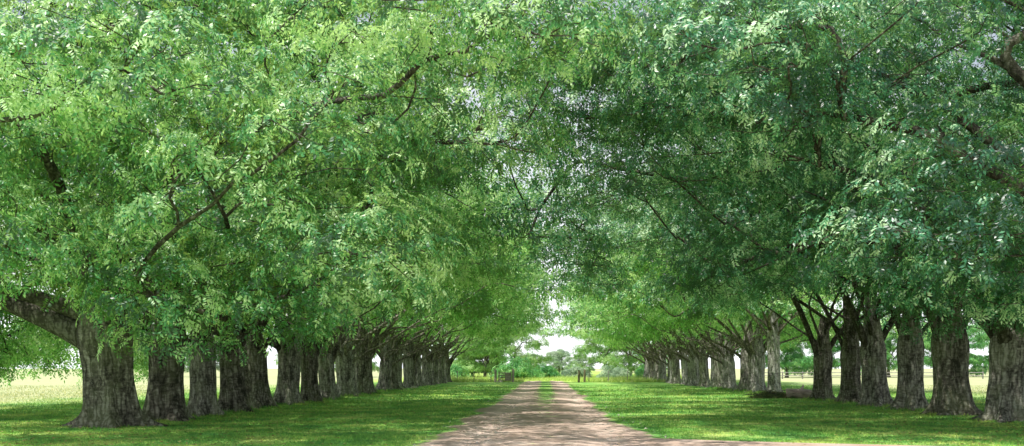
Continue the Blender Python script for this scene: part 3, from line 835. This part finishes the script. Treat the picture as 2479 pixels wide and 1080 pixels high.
# ------------------------------------------------------------------ fallen log, brush, stones, roots
lg = empty('fallen_log', (14.05, 57.0, 0), R(-14)); tag(lg, 'short pinkish grey fallen log lying between two right row trunks', 'log')
rnd = random.Random(8)
n = 18; pts = [(-0.62, 0, 0.26), (-0.55, 0, 0.27), (-0.2, 0.02, 0.285), (0.2, 0.03, 0.28), (0.65, 0.0, 0.24), (1.0, -0.02, 0.2)]
V, F = tube([(pts, (0.25, 0.285, 0.27, 0.275, 0.25, 0.2))], n)
V = V + np.array([[0.012 * math.sin(k * 2.7), 0.02 * math.sin(k * 1.9), 0.02 * math.sin(k * 3.3)] for k in range(len(V))])
put('log_body', mesh_np('log_body', V, F, M_LOG, True), lg)
e0 = np.concatenate([V[:n] + np.array([-0.003, 0, 0]), [V[:n].mean(0) + np.array([0.03, 0, 0])]])
put('cut_end', mesh_np('cut_end', e0, np.array([[(k + 1) % n, k, n] for k in range(n)]), M_LOGEND), lg)
V, F = tube([([(0.1, 0.1, 0.4), (0.25, 0.3, 0.6), (0.3, 0.45, 0.72)], (0.09, 0.07, 0.05))], 8)
put('broken_branch', mesh_np('broken_branch', V, F, M_LOG, True), lg)

bp = empty('brush_pile', (12.9, 57.6, 0)); tag(bp, 'low heap of brush and dry grass left of the fallen log', 'brush pile')
g2 = np.random.default_rng(9)
C = np.stack([g2.normal(0, 0.6, 60), g2.normal(0, 0.35, 60), np.zeros(60)], -1); C[:, 2] = 0.30 * np.exp(-(C[:, 0] / 0.7) ** 2) * g2.uniform(0.2, 1, 60) + 0.03
V, F = foliage(g2, C, np.full(60, 0.2), 30, sprig_templates(g2, 5, 7, 0.12, 0.03, 0.22), flat=0.5)
put('leaves', mesh_np('leaves', V, F, M_BRUSH), bp)
V, F = tube([([c + g2.normal(0, .04, 3) * [1, 1, 0], c + [g2.normal(0, .3), g2.normal(0, .2), 0.1 + abs(g2.normal(0, .08))], c + [g2.normal(0, .6), g2.normal(0, .4), 0.12]], (0.016, 0.012, 0.006)) for c in C[:40]], 5)
put('twigs', mesh_np('twigs', V, F, M_LIMB, True), bp)

def rock(x, y, s, seed, label):
    import bmesh
    bm = bmesh.new(); bmesh.ops.create_icosphere(bm, subdivisions=3, radius=1)
    for v in bm.verts:
        q = mnoise.noise(v.co * 1.3 + Vector((seed, 0, 0))) * 0.35 + mnoise.noise(v.co * 3 + Vector((seed, 4, 0))) * 0.12
        v.co = Vector((v.co.x * 1.3, v.co.y, v.co.z * 0.62)) * (1 + q) * s
    me = bpy.data.meshes.new('stone'); bm.to_mesh(me); bm.free(); me.materials.append(M_STONE)
    o = put('stone', me, None, (x, y, s * 0.35)); tag(o, label, 'stone')
rock(-11.0, 85.5, 0.20, 1.0, 'small pale stone in the grass by the left row trunks')
rock(-5.35, 121.2, 0.24, 2.0, 'cream stone at the foot of the wooden gate')

# ------------------------------------------------------------------ sky, sun, camera
w = bpy.data.worlds.new('World'); scene.world = w; w.use_nodes = True
nt = w.node_tree; nt.nodes.clear()
sky = nt.nodes.new('ShaderNodeTexSky'); sky.sky_type = 'NISHITA'; sky.sun_disc = False
sky.sun_elevation = R(SUN_EL); sky.sun_rotation = R(SUN_AZ); sky.air_density = 1.0; sky.dust_density = 2.0; sky.ozone_density = 1.0
tc = nt.nodes.new('ShaderNodeTexCoord')
mp = nt.nodes.new('ShaderNodeMapping'); mp.inputs['Scale'].default_value = (1, 1, 2.4)
nt.links.new(tc.outputs['Generated'], mp.inputs['Vector'])
cl = noise(nt, mp.outputs[0], 2.2, 6.0, 0.6)
cf = ramp(nt, cl, [(0.30, (0, 0, 0)), (0.52, (1, 1, 1))])
se = N(nt, 'ShaderNodeSeparateXYZ'); nt.links.new(tc.outputs['Generated'], se.inputs[0])
hz = N(nt, 'ShaderNodeMapRange'); hz.inputs['From Min'].default_value = 0.05; hz.inputs['From Max'].default_value = 0.40
hz.inputs['To Min'].default_value = 1.0; hz.inputs['To Max'].default_value = 0.12
nt.links.new(se.outputs[2], hz.inputs['Value'])
cfz = mth(nt, 'MAXIMUM', mth(nt, 'MULTIPLY', cf, hz.outputs[0]), mth(nt, 'MULTIPLY', mth(nt, 'SUBTRACT', hz.outputs[0], 0.45), 1.8, True))
skc = mixc(nt, cfz, sky.outputs[0], (15.0, 15.3, 15.9))
bg = nt.nodes.new('ShaderNodeBackground'); bg.inputs['Strength'].default_value = 0.10
nt.links.new(skc, bg.inputs['Color'])
wo = nt.nodes.new('ShaderNodeOutputWorld'); nt.links.new(bg.outputs[0], wo.inputs[0])

sd = bpy.data.lights.new('sun', 'SUN'); sd.energy = 5.0; sd.angle = R(0.53); sd.color = (1.0, 0.955, 0.88)
so = bpy.data.objects.new('sun', sd); COL.objects.link(so)
d = Vector((math.sin(R(SUN_AZ)) * math.cos(R(SUN_EL)), math.cos(R(SUN_AZ)) * math.cos(R(SUN_EL)), math.sin(R(SUN_EL))))
so.rotation_euler = d.to_track_quat('Z', 'Y').to_euler(); so.location = d * 60

cam = bpy.data.cameras.new('camera'); co = bpy.data.objects.new('camera', cam); COL.objects.link(co)
co.location = (0, 0, 1.7); co.rotation_euler = (R(90), 0, 0)
cam.sensor_width = 36.0; cam.lens = 36.0 * 2480 / 2479
cam.shift_x = (1239.5 - 1320) / 2479.0
cam.shift_y = (891 - 540) / 2479.0
cam.clip_start = 0.1; cam.clip_end = 6000
scene.camera = co
scene.view_settings.view_transform = 'Standard'; scene.view_settings.look = 'None'; scene.view_settings.exposure = 0
scene.cycles.max_bounces = 6; scene.cycles.diffuse_bounces = 1; scene.cycles.transmission_bounces = 3; scene.cycles.glossy_bounces = 2
